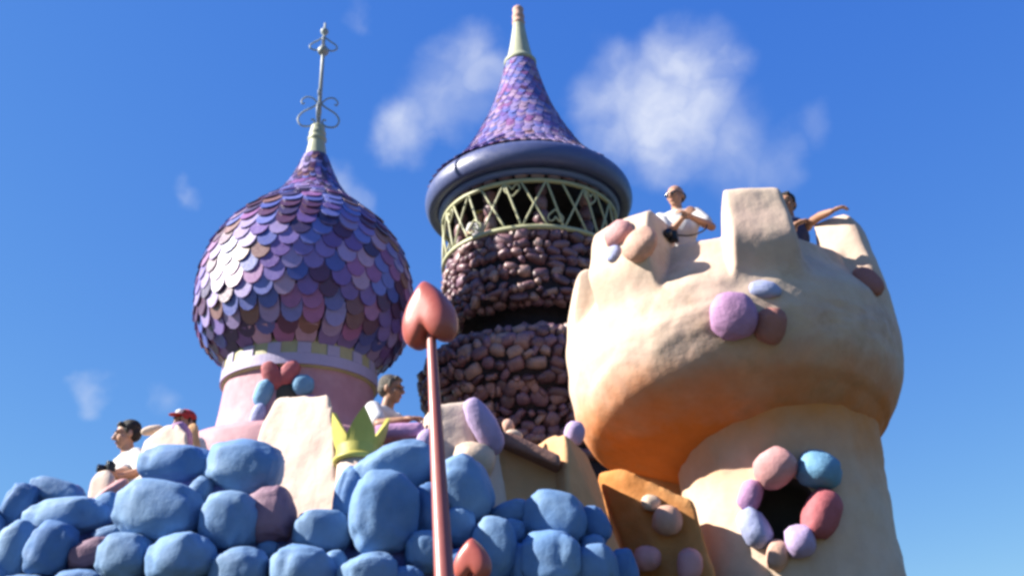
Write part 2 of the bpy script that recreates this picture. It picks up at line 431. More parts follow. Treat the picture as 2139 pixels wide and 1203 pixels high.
# lilac battlement pattern inlaid along the band's lower half
nb = 17
for k in range(nb):
    a0 = 2 * math.pi * k / nb; da = 2 * math.pi / nb
    def seg(a1, a2, z1, z2, nm):
        V = []; Fc = []; q = 6
        for i in range(q + 1):
            a = a1 + (a2 - a1) * i / q
            for rr in (.955, .998):
                for z in (z1, z2):
                    r2 = rr - (z - 5.64) * .06
                    V.append((DX + r2 * math.cos(a), DY + r2 * math.sin(a), z))
        for i in range(q):
            b = 4 * i; Fc += [(b + 2, b + 6, b + 7, b + 3), (b + 1, b + 3, b + 7, b + 5), (b, b + 4, b + 6, b + 2), (b, b + 1, b + 5, b + 4)]
        Fc += [(0, 2, 3, 1), (4 * q, 4 * q + 1, 4 * q + 3, 4 * q + 2)]
        return mesh(nm, V, Fc, 'band_lilac', bd, False)
    seg(a0, a0 + da * .998, 5.61, 5.75, 'inlay_course')
    seg(a0 + da * .22, a0 + da * .66, 5.752, 5.89, 'inlay_merlon')
DPROF = [(1.0, 6.0), (1.19, 6.13), (1.34, 6.4), (1.40, 6.8), (1.385, 7.15), (1.285, 7.5), (1.09, 7.82), (.87, 8.06), (.68, 8.25), (.48, 8.47), (.33, 8.72), (.215, 9.0), (.17, 9.15)]
dome = lathe('dome_roof', DX, DY, [(r - .03, z) for r, z in spline(DPROF, 60)], 'shingle_bed', dt, caps=True)
shingle_roof(DX, DY, DPROF, lambda z: (.262, .158) if z < 8.0 else ((.2, .12) if z < 8.3 else (.085, .075)), dome, SHM,
             [13, 12, 13, 11, 9, 12, 12, 7, 14, 10], 5, seed=5)
fin = lathe('finial', DX, DY, spline([(.215, 9.03), (.16, 9.16), (.13, 9.32), (.115, 9.42)], 12) + spline([(.135, 9.44), (.135, 9.48), (.11, 9.5), (.125, 9.56), (.105, 9.62), (.10, 9.68), (.05, 9.72)], 14), 'cream_metal', dt, 32)
tube('finial_rod', [(DX, DY, 9.68), (DX, DY, 11.0), (DX, DY, 11.62)], [.032, .026, .018], 'pale_metal', fin, 10)
lathe('finial_knob', DX, DY, spline([(.01, 11.0), (.075, 11.04), (.085, 11.10), (.05, 11.16), (.03, 11.2)], 12), 'pale_metal', fin, 16)
lathe('finial_knob', DX, DY, spline([(.02, 11.38), (.055, 11.43), (.06, 11.48), (.01, 11.54)], 12), 'pale_metal', fin, 16)
def scroll(pts, a, r=.014):
    e = Vector((math.cos(a), math.sin(a), 0))
    return tube('scroll', [Vector((DX, DY, z)) + e * x for x, z in spline(pts, 36)], r, 'pale_metal', fin, 8)
for a in (rad(8), rad(188), rad(98), rad(278)):
    scroll([(.03, 10.09), (.10, 10.03), (.24, 9.93), (.30, 9.81), (.25, 9.70), (.13, 9.69), (.06, 9.75), (.07, 9.81), (.11, 9.80)], a)
    scroll([(.02, 10.09), (.10, 10.19), (.20, 10.21), (.265, 10.14), (.25, 10.08), (.22, 10.10)], a, .012)
    scroll([(.02, 11.34), (.09, 11.28), (.19, 11.2), (.20, 11.13), (.12, 11.09), (.07, 11.12)], a, .013)
# round drum window ringed with stones
bv = bvh_of([o for o in dt.children if o.name.startswith('drum')][0])
p, n = hit(bv, 598, 822)
put_stone('window_shade_lump', p - n * .07, n, cU, .30, .36, .10, 0, stone_data('hole_shade', 3, 3), dt)  # solid dark lump painted as the shade of an opening, nothing is cut
for px, py, a, b, r, m, s in [(571, 786, 40, 66, -28, 'red', 1), (603, 780, 38, 62, 40, 'red', 2), (553, 822, 40, 62, 14, 'blue', 3), (633, 806, 46, 44, 0, 'blue', 4), (540, 868, 30, 52, 12, 'periwinkle', 5), (648, 850, 40, 48, 0, 'mauve', 6), (620, 885, 50, 40, 0, 'pink', 7)]:
    stone_on(bv, px, py, a, b, r, 'stone_' + m, dt, s)

# ------------------------------------------------------------------ cobbled tower
SX, SY = .31, 13.0
st = thing('stone_tower', (SX, SY, 0), 'brown cobblestone tower with a witch hat roof and wide blue brim', 'tower')
WALL = [(1.30, 0), (1.27, 4.4), (1.27, 5.1), (1.40, 5.5), (1.60, 5.85), (1.64, 6.12), (1.55, 6.32), (1.25, 6.42), (.95, 6.46), (.90, 6.66), (.95, 6.86), (1.20, 6.93), (1.29, 7.02), (1.29, 7.3), (1.28, 7.88), (1.24, 7.95)]
wprof = spline(WALL, 90)
core = lathe('tower_wall', SX, SY, wprof + [Vector((1.05, 7.95)), Vector((1.03, 7.0)), Vector((.05, 6.98))], 'cobble_mortar', st, rough=.03)
rng = random.Random(11); items = []
zz = 4.3; row = 0; acc_ = [0]
for i in range(1, len(wprof)): acc_.append(acc_[-1] + (wprof[i] - wprof[i - 1]).length)
def at_s(s):
    for i in range(1, len(wprof)):
        if acc_[i] >= s: return wprof[i], (wprof[i] - wprof[i - 1]).normalized()
    return wprof[-1], (wprof[-1] - wprof[-2]).normalized()
s0 = next(acc_[i] for i in range(len(wprof)) if wprof[i].y > 4.2)
s = s0
while s < acc_[-1] - .06:
    hgt = rng.uniform(.09, .18); a = rng.uniform(0, .2)
    (r0, z0), tan = at_s(s + hgt / 2)
    if r0 < 1.15 and 6.3 < z0 < 7.0: s += .12; continue
    while a < 2 * math.pi:
        ww = rng.choice([.09, .12, .15, .18, .22, .28]) * rng.uniform(.9, 1.1)
        (r0, z0), tan = at_s(min(acc_[-1] - .02, s + hgt / 2 + .12 * noise.noise((math.cos(a) * 3, math.sin(a) * 3, row * 1.7))))
        aa = a + ww / 2 / r0; e = Vector((math.cos(aa), math.sin(aa), 0))
        up = Vector((e.x * tan.x, e.y * tan.x, tan.y)); n = up.cross(Vector((0, 0, 1)).cross(e)); n = n if n.dot(e) > 0 or abs(tan.y) < .05 else -n
        n.normalize()
        c = Vector((SX + r0 * e.x, SY + r0 * e.y, z0)) + n * .015
        dk = rng.uniform(.06, .10); rot = rng.uniform(-60, 60) if ww < .2 else rng.uniform(-28, 28)
        mi = rng.randrange(len(RK)); sd = rng.randrange(5)
        R = frame(n, up).to_4x4() @ Matrix.Rotation(rad(rot), 4, 'Z') @ Matrix.Diagonal((ww * rng.uniform(.46, .56), hgt * rng.uniform(.48, .62), dk, 1))
        items.append((n.dot((CAM - c).normalized()) * ww * hgt, mi, sd, Matrix.Translation(c) @ R))
        a += ww / r0
    s += hgt * .93; row += 1
items.sort(key=lambda t: -t[0])
for v, mi, sd, mw in items[:290]: place('stone', stone_data('cobble_%d' % mi, sd, 2, .52, .30), mw, st)
join_stuff('cobbles', [(stone_data('cobble_%d' % mi, sd, 1, .52, .30), mw) for v, mi, sd, mw in items[290:]], ['cobble_%d' % i for i in range(len(RK))], st, True)
# gallery: stone piers, ring beam and lattice
for k in range(9):
    a = rad(-90 + 40 * k + 8) ; e = Vector((math.cos(a), math.sin(a), 0))
    zz = 7.9
    for q in range(4):
        put_stone('stone', Vector((SX, SY, 0)) + e * 1.12 + Vector((0, 0, zz + .12)), e, Vector((0, 0, 1)), rng.uniform(.17, .25), .27, .10, rng.uniform(-10, 10),
                  stone_data('cobble_%d' % rng.randrange(6), rng.randrange(5), 2, .8, .14), st)
        zz += .235
ringbeam = lathe('ring_beam', SX, SY, [(1.30, 8.80), (1.30, 9.02), (.1, 9.05), (.1, 8.78), (1.26, 8.76)], 'cobble_mortar', st, caps=True)
for k in range(34):
    a = 2 * math.pi * k / 34; e = Vector((math.cos(a), math.sin(a), 0))
    put_stone('stone', Vector((SX, SY, 8.88)) + e * 1.29, e, Vector((0, 0, 1)), .23, rng.uniform(.16, .22), .07, rng.uniform(-12, 12), stone_data('cobble_%d' % rng.randrange(6), rng.randrange(5), 2, .8, .14), st)
lat = lathe('lattice_rail', SX, SY, [(1.345, 7.94), (1.385, 7.95), (1.385, 8.0), (1.345, 8.005)], 'lattice_green', st, 96, caps=False)
lathe('lattice_rail', SX, SY, [(1.345, 8.70), (1.385, 8.705), (1.385, 8.755), (1.345, 8.76)], 'lattice_green', st, 96, caps=False)
def cyl(a, z, r=1.365): return Vector((SX + r * math.cos(a), SY + r * math.sin(a), z))
nu = 14
for k in range(nu):
    a0 = 2 * math.pi * k / nu + .12; da = 2 * math.pi / nu
    def bar(a1, z1, a2, z2, r=.017): tube('lattice_bar', [cyl(a1 + (a2 - a1) * i / 6, z1 + (z2 - z1) * i / 6) for i in range(7)], r, 'lattice_green', st, 6)
    bar(a0, 7.97, a0 + da * .62, 8.73); bar(a0 + da * .62, 7.97, a0, 8.73)
    bar(a0 + da * .62, 8.73, a0 + da, 7.97, .017)
    sc_ = [(0, 0), (.05, .07), (.10, .06), (.11, 0), (.07, -.05), (.0, -.12)]
    ca, cz = a0 + da * .80, 8.60 if k % 2 else 8.14
    for sg in (-1, 1):
        tube('lattice_scroll', [cyl(ca + sg * x / 1.36, cz + z * (1 if k % 2 else -1)) for x, z in spline(sc_, 20)], .014, 'lattice_green', st, 6)
# brim and roof
brim = lathe('hat_brim', SX, SY, spline([(1.30, 8.93), (1.42, 8.93), (1.50, 8.90), (1.58, 8.92), (1.635, 9.02), (1.64, 9.13), (1.60, 9.24), (1.50, 9.32), (1.30, 9.40), (1.1, 9.5)], 50), 'brim_blue', st, 128, caps=False)
lathe('brim_lip', SX, SY, spline([(1.30, 8.90), (1.34, 8.845), (1.40, 8.85), (1.43, 8.90), (1.41, 8.95)], 16), 'brim_lip_blue', st, 128, caps=False)
RX = SX - .04
RPROF = [(1.50, 9.34), (1.24, 9.58), (.99, 9.92), (.73, 10.4), (.53, 10.85), (.385, 11.3), (.235, 11.9)]
roof = lathe('hat_roof', RX, SY, [(r - .02, z) for r, z in spline(RPROF, 50)], 'shingle_bed', st)
shingle_roof(RX, SY, RPROF, lambda z: (.165 - .04 * (z - 9.4) / 2.5 - .01, .105 - .012 * (z - 9.4)), roof, SHP, [8, 18, 9, 12, 1, 1, 4, 20, 0, 14], 4, twist=.5, seed=9)
fn = lathe('finial', RX, SY, [(.24, 11.86), (.275, 11.88), (.28, 11.93), (.25, 11.97)] + spline([(.225, 11.99), (.165, 12.3), (.12, 12.6), (.095, 12.80)], 14), 'cream_metal', st, 32)
lathe('finial_cap', RX, SY, spline([(.095, 12.74), (.115, 12.79), (.095, 12.86), (.11, 12.92), (.09, 13.02), (.10, 13.09), (.07, 13.14), (.02, 13.17)], 20), 'stone_peach', fn, 20)

# ------------------------------------------------------------------ sandcastle tower
BX, BY = 2.14, 8.8; TX, TY = 2.46, 8.8
rt = thing('sandcastle_tower', (TX, TY, 0), 'cream sandcastle tower with a bulging battlemented head and coloured stones', 'tower')
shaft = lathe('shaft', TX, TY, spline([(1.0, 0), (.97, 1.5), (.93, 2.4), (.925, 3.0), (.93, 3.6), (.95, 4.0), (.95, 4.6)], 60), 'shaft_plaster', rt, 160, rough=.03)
# merlons: (centre, half width, top z, left slope, right slope) in degrees from the direction to the camera
PRO = {-91: .02, -46: .15, 2.5: .15, 77: .03}
MER = [(-91, 13, 5.76, 2.5, 2.5), (-46, 13.5, 5.86, 5, 2.5), (2.5, 11.5, 5.91, 2.5, 10), (77, 30, 5.93, 2.5, 6), (150, 14, 6.0, 4, 4), (195, 14, 6.0, 4, 4), (240, 13, 6.0, 4, 4)]
CREN = 5.56
def merl(deg):
    best = 0; top = CREN; pro = 0
    for c, hw, zt, ls, rs_ in MER:
        d = (deg - c + 180) % 360 - 180
        sl = ls if d < 0 else rs_
        t = (hw + sl / 2 - abs(d)) / sl; t = max(0, min(1, t)); t = t * t * (3 - 2 * t)
        if t > best: best = t; top = CREN + (zt - CREN) * t; pro = PRO.get(c, .1)
    return best, top, pro
BOWL = spline([(.80, 3.52), (.95, 3.62), (1.08, 3.70), (1.21, 3.78), (1.38, 3.88), (1.51, 4.07), (1.58, 4.36), (1.595, 4.75), (1.565, 5.2), (1.49, 5.6), (1.39, 6.0)], 120)
def bowl_r(z):
    best = BOWL[-1].x
    for i in range(40, len(BOWL)):
        if BOWL[i].y >= z:
            a, b = BOWL[i - 1], BOWL[i]; t = (z - a.y) / max(1e-6, b.y - a.y); return a.x + (b.x - a.x) * max(0, min(1, t))
    return best
segs = 540; V = []; Fc = []; rings = 0
under = [q for q in BOWL if q.y < 4.2 or q.x < 1.45][:60]
under = [q for i, q in enumerate(BOWL[:74])]
zlow = under[-1].y
NV = 46; NI = 16
cols = []
for s in range(segs):
    a = 2 * math.pi * s / segs; deg = math.degrees(a)
    mk, top, pro = merl(deg)
    e = Vector((math.sin(a), -math.cos(a), 0))
    col = []
    def add(r, z, nz=1.0):
        nz2 = nz * max(.15, min(1, (z - 3.7) / .5))
        r += nz2 * (.030 * noise.fractal(Vector((e.x * 1.5, e.y * 1.5, z * .9)) * 1.4, 1, 2, 5) + .012 * noise.noise(Vector((e.x * 6, e.y * 6, z * 4))))
        wz = max(0, min(1, (5.05 - z) / 1.1)); wz = wz * wz * (3 - 2 * wz)
        ck = max(0, min(1, (z - 3.5) / .45)); ck = ck * ck * (3 - 2 * ck); bx = (TX + (BX - TX) * ck) if nz == 1.0 else BX
        col.append((bx + r * e.x, BY + r * e.y, z + (wz * .43 * (.5 + .5 * math.cos(a - rad(8))) ** 1.5 if nz == 1.0 else 0)))
    for q in under: add(q.x, q.y)
    for i in range(1, NV + 1):
        z = zlow + (top - zlow) * i / NV
        k = max(0, min(1, (z - 4.98) / .42)); k = k * k * (3 - 2 * k)
        r = bowl_r(z) + k * (pro * mk - .19 * (1 - mk))
        t = (top - z) / .06
        if t < 1: r -= .05 * (1 - max(0, t)) ** 2
        add(r, z)
    rt_ = bowl_r(top) + pro * mk - .19 * (1 - mk) - .05
    ri = 1.10
    for i in range(1, 5): add(rt_ + (ri - rt_) * i / 4, top + .012 * math.sin(i / 4 * math.pi), .5)
    for i in range(1, NI + 1):
        add(ri, top + (4.62 - top) * i / NI, .4)
    cols.append(col)
nr = len(cols[0])
for col in cols: V += col
for s in range(segs):
    t = (s + 1) % segs
    for i in range(nr - 1): Fc.append((s * nr + i, t * nr + i, t * nr + i + 1, s * nr + i + 1))
Fc.append(tuple(s * nr + nr - 1 for s in range(segs)))
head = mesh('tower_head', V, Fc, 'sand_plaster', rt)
bvh_head = bvh_of(head); bvh_shaft = bvh_of(shaft)
for px, py, a, b, r, m, s in [(1532, 661, 98, 100, 0, 'mauve', 1), (1597, 606, 66, 40, 6, 'periwinkle', 2), (1609, 680, 66, 78, 10, 'brick', 3), (1812, 592, 50, 76, -32, 'brick', 4),
                              (1294, 489, 66, 50, -35, 'pink', 5), (1340, 514, 64, 82, 38, 'peach', 6), (1284, 531, 30, 40, 5, 'periwinkle', 7)]:
    stone_on(bvh_head, px, py, a, b, r, 'stone_' + m, rt, s, blend=.75)
p, n = hit(bvh_shaft, 1642, 1062)
wq = frame(n, Vector((0, 0, 1)))
def cup(r, d0, d1, bottom_only):
    V = []; Fc = []
    for d in (d0, d1):
        for i in range(32):
            a = 2 * math.pi * i / 32; V.append(p + wq @ Vector((math.cos(a) * r, math.sin(a) * r * 1.06, d)))
    Fc = [(i, (i + 1) % 32, 32 + (i + 1) % 32, 32 + i) for i in range(32)] + [tuple(range(63, 31, -1))]
    if not bottom_only: Fc.append(tuple(range(32)))
    return V, Fc
Vc, Fcc = cup(.262, .3, -.52, False)
cme = bpy.data.meshes.new('cutter'); cme.from_pydata([tuple(v - rt.location) for v in Vc], [], Fcc); cbm = bmesh.new(); cbm.from_mesh(cme); bmesh.ops.recalc_face_normals(cbm, faces=cbm.faces); cbm.to_mesh(cme); cbm.free()
cut = bpy.data.objects.new('cutter', cme); cut.location = rt.location; C.objects.link(cut)
md = shaft.modifiers.new('cut', 'BOOLEAN'); md.object = cut; md.operation = 'DIFFERENCE'; md.solver = 'EXACT'
bpy.context.view_layer.update()
nm_ = bpy.data.meshes.new_from_object(shaft.evaluated_get(bpy.context.evaluated_depsgraph_get())); shaft.modifiers.clear(); shaft.data = nm_
bpy.data.objects.remove(cut)
Vc, Fcc = cup(.258, -.03, -.51, True)
mesh('window_recess', Vc, Fcc, 'hole_shade', rt)  # lining coloured dark so the sunlit pocket reads as shaded
for px, py, a, b, r, m, s in [(1618, 981, 88, 76, -35, 'pink', 1), (1703, 983, 90, 78, 25, 'blue', 2), (1571, 1035, 46, 70, 14, 'mauve', 3), (1711, 1076, 74, 106, 22, 'red', 4),
                              (1579, 1105, 60, 84, -35, 'periwinkle', 5), (1669, 1132, 64, 68, -10, 'lilac', 6), (1626, 1158, 46, 66, 6, 'peach', 7)]:
    stone_on(bvh_shaft, px, py, a, b, r, 'stone_' + m, rt, s, rel=.62, sink=.2, blend=.7, boxy=.65)

# ------------------------------------------------------------------ parapet wall of the terrace
pw = thing('parapet_wall', (-1.2, 7.2, 0), 'cream plaster battlement wall with lilac stones between the towers', 'wall')
W = 'wall_plaster'
V = [(-3.55, 7.35, 0), (.70, 7.35, 0), (.70, 7.75, 0), (-3.55, 7.75, 0), (-3.55, 7.35, 2.75), (.70, 7.35, 2.75), (.70, 7.75, 2.75), (-3.55, 7.75, 2.75)]
soften(mesh('wall_body', V, [(0, 1, 2, 3), (4, 7, 6, 5), (0, 4, 5, 1), (1, 5, 6, 2), (2, 6, 7, 3), (3, 7, 4, 0)], W, pw), .05)
slab('merlon', [(540, 905), (577, 832), (586, 826), (684, 819), (694, 828), (706, 960), (716, 1120), (500, 1120)], 6.9, .55, W, pw, yaw=30)
colblock('merlon', [(872, 880, 850, 1120, 7.35), (905, 842, 905, 1120, 6.95), (975, 832, 1010, 1120, 6.95), (1040, 935, 1070, 1120, 7.15)], .5, W, pw)
slab('wall_panel', [(760, 915), (900, 912), (905, 1060), (750, 1060)], 7.15, .4, 'tan_plaster', pw)
slab('capstone', [(782, 886), (800, 882), (884, 878), (892, 908), (786, 911)], 6.95, .30, 'stone_mauve', pw, disp=.01, it=4)
colblock('wall_panel', [(1000, 925, 1000, 1150, 7.25), (1060, 930, 1080, 1150, 7.3), (1176, 975, 1190, 1150, 7.4)], .4, 'tan_plaster', pw)
slab('capstone', [(1046, 905), (1062, 900), (1172, 950), (1170, 974), (1050, 926)], 7.15, .45, 'stone_brownish', pw, disp=.01, it=3, voxel=.02)
colblock('merlon', [(1114, 930, 1130, 1210, 7.75), (1150, 906, 1165, 1210, 7.45), (1181, 904, 1192, 1210, 7.22), (1228, 946, 1316, 1210, 7.7)], .8, 'tan_plaster', pw)
colblock('wall_panel', [(1250, 984, 1325, 1215, 8.3), (1302, 977, 1390, 1215, 8.12), (1450, 1045, 1500, 1215, 7.97)], .35, 'orange_plaster', pw)
colblock('wall_panel', [(1282, 940, 1300, 1100, 9.3), (1440, 940, 1440, 1100, 9.0)], .3, 'orange_plaster', pw)
# left end of the wall
slab('merlon', [(178, 1060), (190, 1000), (205, 982), (226, 976), (240, 992), (232, 1060)], 7.0, .4, W, pw, yaw=15)
slab('merlon', [(236, 1090), (262, 1012), (300, 985), (340, 960), (400, 960), (400, 1090)], 7.1, .35, W, pw, yaw=20)
slab('merlon', [(288, 990), (302, 918), (345, 886), (368, 880), (392, 898), (402, 990)], 7.15, .4, W, pw, yaw=25)
slab('merlon', [(386, 960), (392, 886), (400, 880), (414, 881), (424, 960)], 7.7, .35, 'tan_plaster', pw)
def stone_at(px, py, Y, a, b, r, m, seed, d=.4, up=None, boxy=.75):
    q = P(px, py, Y); k = mpp(q)
    return put_stone('stone', q, (CAM - q).normalized(), cU, a * k, b * k, d * min(a, b) * k, r, stone_data(m, seed, 3, boxy), pw)
stone_at(1011, 888, 6.92, 56, 128, -30, 'stone_lilac', 1, .5)
stone_at(888, 925, 6.95, 42, 60, 20, 'stone_lilac', 2, .5)
stone_at(990, 964, 6.95, 92, 84, 20, 'stone_creamy', 3, .55)
stone_at(1200, 905, 7.6, 44, 52, 10, 'stone_lilac', 4, .5)
stone_at(1074, 908, 7.35, 36, 22, 15, 'stone_creamy', 5, .5)
stone_at(1062, 890, 7.5, 24, 30, -20, 'stone_peach', 6, .5)
stone_at(378, 912, 7.12, 44, 64, -14, 'stone_mauve', 1, .5)
stone_at(318, 898, 7.4, 46, 20, -10, 'stone_creamy', 2, .6)
stone_at(234, 1024, 6.95, 76, 26, -30, 'stone_pink', 3, .6)
stone_at(1360, 1050, 8.05, 42, 34, 10, 'stone_creamy', 4, .6)
stone_at(1394, 1086, 7.98, 62, 62, 0, 'stone_peach', 5, .5)
stone_at(1352, 1166, 8.02, 58, 52, 0, 'stone_pink', 6, .5)
stone_at(1440, 1180, 7.9, 52, 74, 0, 'stone_pink', 7, .5)

# ------------------------------------------------------------------ boulder wall
bw = thing('boulder_wall', (-1.2, 6.2, 0), 'wall of big rounded blue boulders with a few mauve ones', 'rock wall')
BO = [  # px, py, w, h, clockwise turn, colour, Y shift
 (40, 1052, 54, 86, 20, 'b', .05), (118, 1026, 112, 50, 14, 'b', .12), (138, 1082, 165, 90, -8, 'd', 0), (30, 1150, 68, 124, 5, 'b', -.05), (108, 1148, 88, 112, 12, 'b', -.1),
 (192, 1155, 88, 56, -20, 'm', -.1), (228, 1114, 62, 30, -14, 'b', -.05), (333, 1069, 172, 126, 6, 'b', -.12), (366, 967, 148, 80, -3, 'b', .0), (513, 974, 150, 108, 8, 'b', -.05),
 (417, 1027, 42, 62, 25, 'b', -.02), (481, 1086, 110, 118, 8, 'b', -.12), (568, 1076, 86, 114, -14, 'm', -.05), (263, 1166, 106, 100, 0, 'b', -.12), (378, 1170, 130, 116, -18, 'b', -.18),
 (500, 1196, 116, 100, -5, 'b', -.16), (160, 1222, 100, 60, -5, 'b', -.1), (226, 1068, 62, 76, -15, 'd', .1), (50, 1232, 90, 60, 0, 'b', -.1),
 (674, 1112, 116, 90, 4, 'd', -.03), (728, 1035, 60, 128, 14, 'b', .06), (830, 984, 170, 112, -14, 'b', .06), (802, 1074, 138, 172, 6, 'd', -.12), (968, 1022, 112, 140, -24, 'd', .06),
 (902, 1068, 78, 116, 0, 'd', .02), (893, 1152, 88, 84, 0, 'd', -.08), (630, 1194, 132, 114, 8, 'b', -.16), (772, 1206, 124, 96, -4, 'd', -.15), (850, 1220, 70, 70, 0, 'd', -.1),
 (1066, 1072, 90, 50, -20, 'b', .22), (1070, 1110, 56, 50, 8, 'b', .18), (1158, 1086, 128, 116, 6, 'b', .2), (1240, 1098, 62, 90, -22, 'd', .28), (1238, 1144, 48, 56, 10, 'd', .22),
 (1150, 1172, 130, 118, -6, 'd', .12), (1244, 1186, 88, 96, -8, 'd', .16), (1302, 1190, 58, 84, -12, 'b', .3), (1030, 1150, 92, 136, 6, 'd', .05), (1088, 1180, 56, 92, 0, 'd', .12),
 (955, 1100, 80, 84, 0, 'd', .08), (965, 1200, 90, 100, 0, 'd', -.02), (700, 1180, 50, 60, 0, 'd', -.05), (10, 1240, 60, 60, 0, 'b', 0), (320, 1240, 90, 50, 0, 'b', -.1), (420, 1245, 90, 50, 0, 'b', -.1),
 (560, 1150, 46, 40, 0, 'd', .02), (-40, 1120, 90, 120, 0, 'b', .1), (-30, 1230, 100, 100, 0, 'b', 0), (610, 1245, 70, 50, 0, 'd', 0), (1060, 1250, 100, 60, 0, 'd', .1), (1180, 1255, 100, 60, 0, 'd', .1)]
back = []
BM_ = dict(b='blue_boulder', d='blue_boulder', m='mauve_boulder')
for i, (px, py, a, b, r, c, dy) in enumerate(BO):
    q = P(px, py, 6.0); Y = 5.95 + .38 * (q.z - 2.5) + dy
    q = P(px, py, Y); k = mpp(q); n = ((CAM - q).normalized() + Vector((-.45 if px < 620 else (.12 if px < 1020 else -.2), -.3, .15))).normalized()
    dk = .50 * min(a, b) * k
    put_stone('boulder', q, n, cU, a * k * (1.10 if px < 620 else 1.05), b * k * 1.02, dk, r, stone_data(BM_[c] if (i % 4 or c == 'm') else 'deep_blue_boulder', i % 6, 4, .64, .13), bw)
    back.append((q + Vector((0, .07, -.02)), max(.09, .47 * min(a, b) * k), max(0, .5 * (max(a, b) - min(a, b)) * k * .9), a > b))
bm = bmesh.new()
for q, r, ex, hor in back:
    for t in ((-1, 0, 1) if ex > .03 else (0,)):
        c = q + (Vector((ex * t, 0, 0)) if hor else Vector((0, 0, ex * t)))
        bmesh.ops.create_icosphere(bm, subdivisions=2, radius=r, matrix=Matrix.Translation(c))
        # solid core running from each boulder down to the ground
        lo = Vector((c.x, c.y + .05, -.1)); hgt = c.z - lo.z
        bmesh.ops.create_cone(bm, cap_ends=True, segments=12, radius1=r * 1.25 + .05, radius2=r * .9, depth=hgt, matrix=Matrix.Translation((c.x, c.y + .06, lo.z + hgt / 2)))
me = bpy.data.meshes.new('backing'); bm.to_mesh(me); bm.free(); me.materials.append(MATS['boulder_mortar'])
for v in me.vertices: v.co -= bw.location
bo = link(bpy.data.objects.new('backing', me), bw); soften(bo, .035, 5, .01)

# ------------------------------------------------------------------ crown
crn = P(746, 966, 6.5)
cw = thing('crown', crn, 'plain yellow crown with pointed spikes set behind the blue boulders', 'crown')
V = []; Fc = []; ns = 5; sg = 60; rc = .175
tl = Matrix.Rotation(rad(-10), 3, 'X')
for lay in (0, 1):
    for i in range(sg):
        a = 2 * math.pi * (i / sg) - math.pi / 2 - rad(36) - rad(20); ph = (i * ns / sg) % 1
        spike = abs(ph * 2 - 1); z = .14 + .20 * spike
        for zz_, fl in ((0, .84), (.10, .88), (z, 1.0 + .25 * spike)):
            rr = (rc - (0 if lay == 0 else .025)) * fl
            V.append(crn + tl @ Vector((math.cos(a) * rr, math.sin(a) * rr, zz_)))
for i in range(sg):
    j = (i + 1) % sg
    for k in (0, 1):
        Fc.append((3 * i + k, 3 * j + k, 3 * j + k + 1, 3 * i + k + 1)); b = 3 * sg
        Fc.append((b + 3 * i + k, b + 3 * i + k + 1, b + 3 * j + k + 1, b + 3 * j + k))
    Fc.append((3 * i + 2, 3 * j + 2, 3 * sg + 3 * j + 2, 3 * sg + 3 * i + 2)); Fc.append((3 * i, 3 * sg + 3 * i, 3 * sg + 3 * j, 3 * j))
mesh('spiked_ring', V, Fc, 'crown_yellow', cw, False)
tube('base_band', [crn + tl @ Vector((math.cos(a) * .15, math.sin(a) * .15, .0)) for a in [2 * math.pi * i / 40 for i in range(40)]], .022, 'crown_yellow', cw, 8, True)
tube('stem', [crn + Vector((0, .0, .04)), Vector((crn.x, crn.y + .1, 2.2))], [.14, .2], 'wall_plaster', cw, 16)

# ------------------------------------------------------------------ heart staffs
def heart(name, c, w, h, th, ang, parent, tiltz=0):
    """puffed heart, point up, facing the camera; c = centre"""
    V = []; Fc = []; ns = 72; nr_ = 14
    n = (CAM - c).normalized(); n = Matrix.Rotation(rad(tiltz), 3, 'Z') @ Vector((n.x, n.y, 0)).normalized(); x = Vector((0, 0, 1)).cross(n); x.normalize()
    if x.dot(cR) < 0: x = -x
    up = Vector((0, 0, 1)); up = Quaternion(n, rad(ang)) @ up; x = Quaternion(n, rad(ang)) @ x
    out = []
    for i in range(ns):
        t = 2 * math.pi * i / ns
        hx = 16 * math.sin(t) ** 3; hy = 13 * math.cos(t) - 5 * math.cos(2 * t) - 2 * math.cos(3 * t) - math.cos(4 * t)
        pass
    half = spline([(0, .5), (.15, .385), (.36, .15), (.485, -.12), (.47, -.36), (.31, -.5), (.12, -.45), (0, -.30)], ns // 2)
    out = [(q.x * w, q.y * h) for q in half] + [(-q.x * w, q.y * h) for q in reversed(half[1:-1])]; ns = len(out)
    for side in (1, -1):
        for k in range(nr_ + 1):
            f_ = k / nr_
            for (hx, hy) in out:
                s = math.cos(f_ * math.pi / 2) ; z = math.sin(f_ * math.pi / 2) ** .8
                V.append(c + x * hx * s ** .55 + up * hy * s ** .55 + n * side * th * z)
    for sd in (0, 1):
        b = sd * (nr_ + 1) * ns
        for k in range(nr_):
            for i in range(ns):
                j = (i + 1) % ns; Fc.append((b + k * ns + i, b + k * ns + j, b + (k + 1) * ns + j, b + (k + 1) * ns + i))
    o = mesh(name, V, Fc, 'heart_red', parent)
    return soften(o, .011, 6, 0)
top = P(901, 706, 4.75); bot = P(928, 1203, 4.2); base = bot + (bot - top).normalized() * (bot.z / (top.z - bot.z) * (top - bot).length)
base.z = 0
hs_ = thing('heart_staff', base, 'tall red staff topped by an upside down puffed heart before the boulders', 'staff', 'heart staffs')
hc = P(897, 654, 4.78)
tube('pole', [base, bot, top, hc], [.055, .044, .026, .022], 'pole_red', hs_, 20)
heart('heart', hc, 122 * mpp(hc), 146 * mpp(hc), .10, 4, hs_, -32)
hc2 = P(987, 1166, 5.2)
h2 = thing('heart_staff', (hc2.x + .02, hc2.y - .02, 0), 'short red heart topped staff low before the boulders right of the tall staff', 'staff', 'heart staffs')
h2['label'] = 'short staff with a small red heart beside the tall heart staff'
tube('pole', [(hc2.x + .02, hc2.y - .02, 0), hc2], [.05, .024], 'pole_red', h2, 20)
